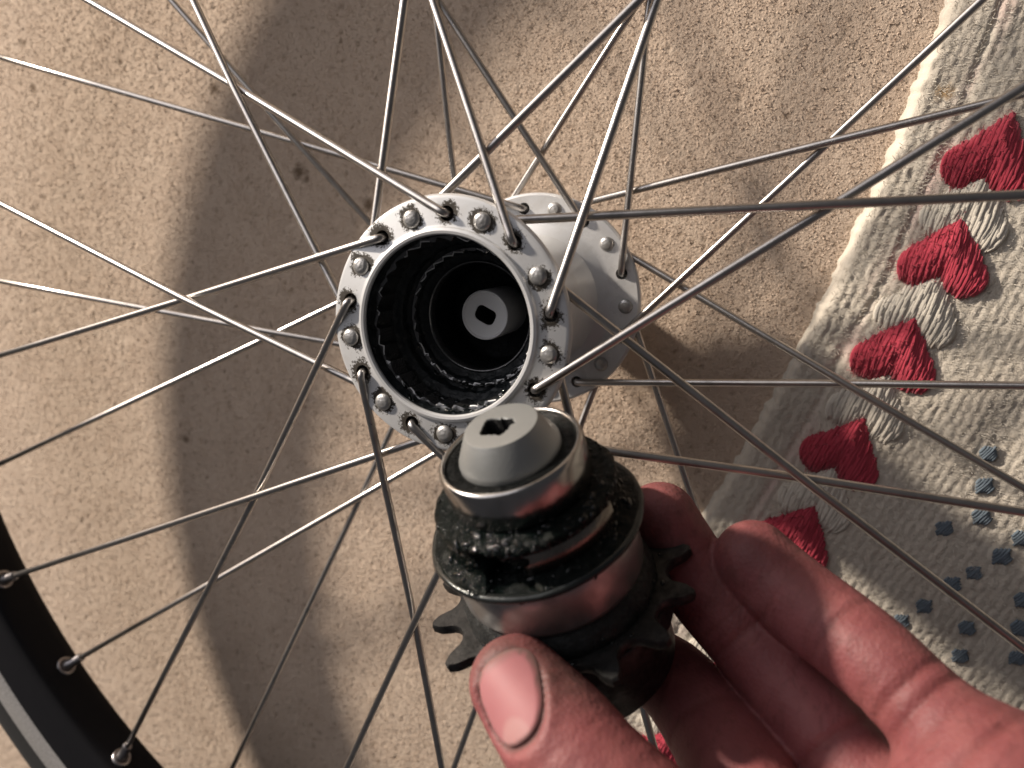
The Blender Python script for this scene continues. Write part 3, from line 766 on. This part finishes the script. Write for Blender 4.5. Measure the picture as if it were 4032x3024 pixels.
# flexion creases on the palm side of the fingers, and fuller pads between them
view = np.array([.2, .25, .94])
creases = []
def crease(p, q, width, depth, rad):
    """a groove across the bone p->q at p"""
    p = np.array(p, float); d = np.array(q, float) - p; d /= np.linalg.norm(d)
    b0 = p - rad; b1_ = p + rad
    s0 = np.clip(((b0 - lo) / h).astype(int), 0, nn); s1_ = np.clip(np.ceil((b1_ - lo) / h).astype(int), 0, nn)
    sl = tuple(slice(a, b) for a, b in zip(s0, s1_))
    G = np.stack(np.meshgrid(ax_[0][sl[0]], ax_[1][sl[1]], ax_[2][sl[2]], indexing='ij'), -1) - p
    along = G @ d; r2 = (G * G).sum(-1)
    side = np.clip((G @ view) / rad * 2.2, 0, 1)
    SDF[sl] += (depth * np.exp(-(along / width) ** 2) * side * np.clip(1.2 - np.sqrt(r2) / rad, 0, 1)).astype(np.float32)
    creases.append((p, d, width, rad))
rg = [np.array(c[:3]) for c in chains['ring']]; mg = [np.array(c[:3]) for c in chains['middle']]; ig = [np.array(c[:3]) for c in chains['index']]
crease(rg[1] * .25 + rg[2] * .75, rg[3], .8, .9, 15)
crease(rg[2] * .30 + rg[3] * .70, rg[3] * 1.0, .75, 1.3, 14)
crease(rg[2] * .02 + rg[3] * .98, rg[4], .75, 1.1, 14)
crease(rg[3] * .25 + rg[4] * .75 + np.array((0, 0, 0)), rg[4] + (rg[4] - rg[3]) * .5, .9, 1.6, 16)
crease(mg[1] * .3 + mg[2] * .7, mg[2], .8, .9, 14); crease(mg[3], mg[4], .9, 1.2, 15)
crease(ig[2], ig[3], .9, 1.0, 14)
for A_, B_, ts in ((rg[1], rg[2], (.58, .68, .84, .94)), (rg[2], rg[3], (.5, .62, .8, .9, 1.06)), (rg[0], rg[1], (.6, 1.0)), (mg[1], mg[2], (.5, .6, .8)), (rg[3], rg[4], (.3, .5, .62))):
    for t_ in ts: crease(A_ + (B_ - A_) * t_ + rng.normal(0, .25, 3), B_ + (B_ - A_) + rng.normal(0, 1.6, 3), .42, .30, 11)
tg = [np.array(c[:3]) for c in chains['thumb']]
for t_ in (.25, .4, .52, .66, .8, .95): crease(tg[1] + (tg[2] - tg[1]) * t_ + rng.normal(0, .2, 3), tg[2] * 2 - tg[1] + rng.normal(0, 1.2, 3), .42, .32, 11)
# thumb: flatten under the nail and cut the fold round it
NC = np.array([37.9, -54.6, 136.3]); NN = np.array([-.14, .27, .95]); NN /= np.linalg.norm(NN)
NV = np.array([-.73, .69, -.03]); NV -= NN * (NN @ NV); NV /= np.linalg.norm(NV); NU = np.cross(NV, NN)
NC = NC + NV * -.6
NL, NW = 7.6, 6.0                                             # half length, half width
def nail_s(P):
    """superellipse coordinate, 1 on the outline"""
    q = P - NC; u = q @ NU / NW; v = q @ NV / NL
    return (np.abs(u) ** 2.6 + np.abs(v) ** 2.6) ** (1 / 2.6)
b0 = NC - 14; b1_ = NC + 14
s0 = np.clip(((b0 - lo) / h).astype(int), 0, nn); s1_ = np.clip(np.ceil((b1_ - lo) / h).astype(int), 0, nn)
sl = tuple(slice(a, b) for a, b in zip(s0, s1_))
G = np.stack(np.meshgrid(ax_[0][sl[0]], ax_[1][sl[1]], ax_[2][sl[2]], indexing='ij'), -1)
ns = nail_s(G); front = np.clip(((G - NC) @ NN + 7) / 4, 0, 1)
SDF0 = SDF.copy()
SDF[sl] += (front * (.75 * np.exp(-((ns - 1.02) / .085) ** 2) + .30 * (ns < 1.02) - .45 * np.exp(-((ns - 1.25) / .16) ** 2) * ((G - NC) @ NV < 6))).astype(np.float32)
def surface_nets(S, lo, h):
    sx, sy, sz = S.shape; ins = S < 0
    c = ins[:-1, :-1, :-1].astype(np.int8)
    tot = np.zeros_like(c)
    for dx in (0, 1):
        for dy in (0, 1):
            for dz in (0, 1): tot += ins[dx:sx - 1 + dx, dy:sy - 1 + dy, dz:sz - 1 + dz]
    act = (tot > 0) & (tot < 8); ci = np.argwhere(act); idx = np.full(act.shape, -1, np.int64); idx[act] = np.arange(len(ci))
    acc = np.zeros((len(ci), 3)); cnt = np.zeros(len(ci))
    cor = [(a, b, c_) for a in (0, 1) for b in (0, 1) for c_ in (0, 1)]
    for a in cor:
        for ax3 in range(3):
            if a[ax3]: continue
            b = list(a); b[ax3] = 1
            va = S[ci[:, 0] + a[0], ci[:, 1] + a[1], ci[:, 2] + a[2]]; vb = S[ci[:, 0] + b[0], ci[:, 1] + b[1], ci[:, 2] + b[2]]
            x = (va < 0) != (vb < 0); t = np.where(x, va / np.where(x, va - vb, 1), 0)
            p = np.tile(np.array(a, float), (len(ci), 1)); p[:, ax3] += t
            acc += p * x[:, None]; cnt += x
    V = lo + h * (ci + acc / cnt[:, None]); Qs = []
    for ax3 in range(3):
        o1, o2 = [(1, 2), (2, 0), (0, 1)][ax3]
        sl_a = [slice(None)] * 3; sl_b = [slice(None)] * 3; sl_a[ax3] = slice(0, -1); sl_b[ax3] = slice(1, None)
        ia = ins[tuple(sl_a)]; ib = ins[tuple(sl_b)]
        e = np.argwhere(ia != ib); fl = ia[tuple(e.T)]
        ok = (e[:, o1] > 0) & (e[:, o2] > 0) & (e[:, o1] < S.shape[o1] - 1) & (e[:, o2] < S.shape[o2] - 1)
        e = e[ok]; fl = fl[ok]
        def at(d1, d2):
            q = e.copy(); q[:, o1] -= d1; q[:, o2] -= d2; return idx[tuple(q.T)]
        q = np.stack([at(1, 1), at(0, 1), at(0, 0), at(1, 0)], -1)
        q[~fl] = q[~fl][:, ::-1]
        Qs.append(q)
    Q = np.concatenate(Qs); Q = Q[(Q >= 0).all(1)]
    return V, Q
HV, HQ = surface_nets(SDF, lo, h)
def relax(V, Q, it=2, lam=.5):
    for _ in range(it):
        s = np.zeros_like(V); c = np.zeros(len(V))
        for i in range(4):
            for j in ((i + 1) % 4, (i + 3) % 4):
                np.add.at(s, Q[:, i], V[Q[:, j]]); np.add.at(c, Q[:, i], 1)
        V = V + lam * (s / np.maximum(c, 1)[:, None] - V)
    return V
HV = relax(HV, HQ, 3, .45)
hb = np.array([100., -75., 60.])
hand = empty('person', 'left hand gripping the greasy freehub, thumb in front and fingers behind', 'person', hb)
me = fastmesh('hand', HV - hb, HQ)
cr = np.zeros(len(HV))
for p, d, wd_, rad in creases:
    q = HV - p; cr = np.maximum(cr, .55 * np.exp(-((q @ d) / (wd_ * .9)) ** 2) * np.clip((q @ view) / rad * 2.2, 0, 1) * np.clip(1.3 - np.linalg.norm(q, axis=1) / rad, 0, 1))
nsv = nail_s(HV); fr = ((HV - NC) @ NN > -6) & (np.linalg.norm(HV - NC, axis=1) < 13)
dirt = np.where(fr, .9 * np.exp(-((nsv - 1.03) / .06) ** 2), 0)
qq = HV - NC; tipd = np.linalg.norm(HV - np.array([33.5, -53.5, 128]), axis=1)
dirt = np.maximum(dirt, .75 * np.clip(1.25 - tipd / 8.0, 0, 1) * (nsv > 1.0))
side = HV - np.array([44.5, -51.5, 130.0]); dirt = np.maximum(dirt, .85 * np.clip(1.3 - np.linalg.norm(side * np.array([.8, 1.1, 1.]), axis=1) / 8.5, 0, 1))
kn = HV - np.array([103.0, -58.5, 113]); dirt = np.maximum(dirt, .30 * np.clip(1.2 - np.linalg.norm(kn, axis=1) / 5., 0, 1))
kn = HV - np.array([72.5, -36., 92]); dirt = np.maximum(dirt, .35 * np.clip(1.2 - np.linalg.norm(kn, axis=1) / 5., 0, 1))
gn = np.clip(.5 + .9 * vnoise(HV[:, 0] / 2.2, HV[:, 1] / 2.2, HV[:, 2] / 2.2, seed=120), 0, 1)
for c_, rad_, st_ in ((rg[0], 13., .42), (mg[0], 13., .45), (ig[0], 13., .5), (rg[1] * .5 + rg[2] * .5, 9., .22), (np.array([108., -59., 117.]), 6., .4)):
    dirt = np.maximum(dirt, st_ * gn * np.clip(1.35 - np.linalg.norm(HV - c_, axis=1) / rad_, 0, 1))
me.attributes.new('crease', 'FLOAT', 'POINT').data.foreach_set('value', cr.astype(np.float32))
me.attributes.new('dirt', 'FLOAT', 'POINT').data.foreach_set('value', dirt.astype(np.float32))
link('hand', me, M_SKIN, hand)
# thumbnail: drawn onto the thumb along its own normal
def sdf_at(P):
    g = (P - lo) / h; i = np.clip(np.floor(g).astype(int), 0, nn - 2); f = g - i; o = 0
    for dx in (0, 1):
        for dy in (0, 1):
            for dz in (0, 1):
                o = o + SDF0[i[:, 0] + dx, i[:, 1] + dy, i[:, 2] + dz] * (f[:, 0] if dx else 1 - f[:, 0]) * (f[:, 1] if dy else 1 - f[:, 1]) * (f[:, 2] if dz else 1 - f[:, 2])
    return o
nr, na = 14, 64; PN = [NC]; rr_ = [0.]; aa = [0.]
for i in range(1, nr + 1):
    for j in range(na):
        a = 2 * PI * j / na; s = i / nr; e = 2 / 2.6
        u = NW * s * math.copysign(abs(math.cos(a)) ** e, math.cos(a)); v = NL * s * math.copysign(abs(math.sin(a)) ** e, math.sin(a))
        PN.append(NC + NU * u + NV * v); rr_.append(s); aa.append(a)
PN = np.array(PN) + NN * 14; rr_ = np.array(rr_)
for _ in range(60): PN = PN - NN * np.maximum(sdf_at(PN), -.3)[:, None] * .7
A_ = [(((PN - NC) @ NU) / NW) ** i * (((PN - NC) @ NV) / NL) ** j for i in range(5) for j in range(5 - i)]
A_ = np.stack(A_, 1); hh = (PN - NC) @ NN; fit_ = A_ @ np.linalg.lstsq(A_[rr_ < .95], hh[rr_ < .95], rcond=None)[0]
PN = PN + NN * (fit_ - hh)[:, None]
PN = PN + NN * (.22 - .75 * np.clip((rr_ - .9) / .1, 0, 1) ** 2)[:, None]
F = [(0, 1 + j, 1 + (j + 1) % na) for j in range(na)]
for i in range(nr - 1):
    for j in range(na):
        k = (j + 1) % na; F.append((1 + i * na + j, 1 + (i + 1) * na + j, 1 + (i + 1) * na + k, 1 + i * na + k))
me = mesh('thumbnail', PN - hb, F)
q = (PN - NC); un = q @ NU / NW; vn_ = q @ NV / NL
lun = np.clip((1.0 - np.hypot((un + .1) / .62, (vn_ + .95) / .62)) * 2.2, 0, .45)
edge = np.clip((rr_ - .90 + .05 * vnoise(PN[:, 0] * 1.2, PN[:, 1] * 1.2, seed=130)) / .08, 0, 1) * .9
edge = np.maximum(edge, np.clip((vn_ - .72) / .2, 0, 1) * .55)
me.attributes.new('lunula', 'FLOAT', 'POINT').data.foreach_set('value', lun.astype(np.float32))
me.attributes.new('edge', 'FLOAT', 'POINT').data.foreach_set('value', edge.astype(np.float32))
link('thumbnail', me, M_NAIL, hand)
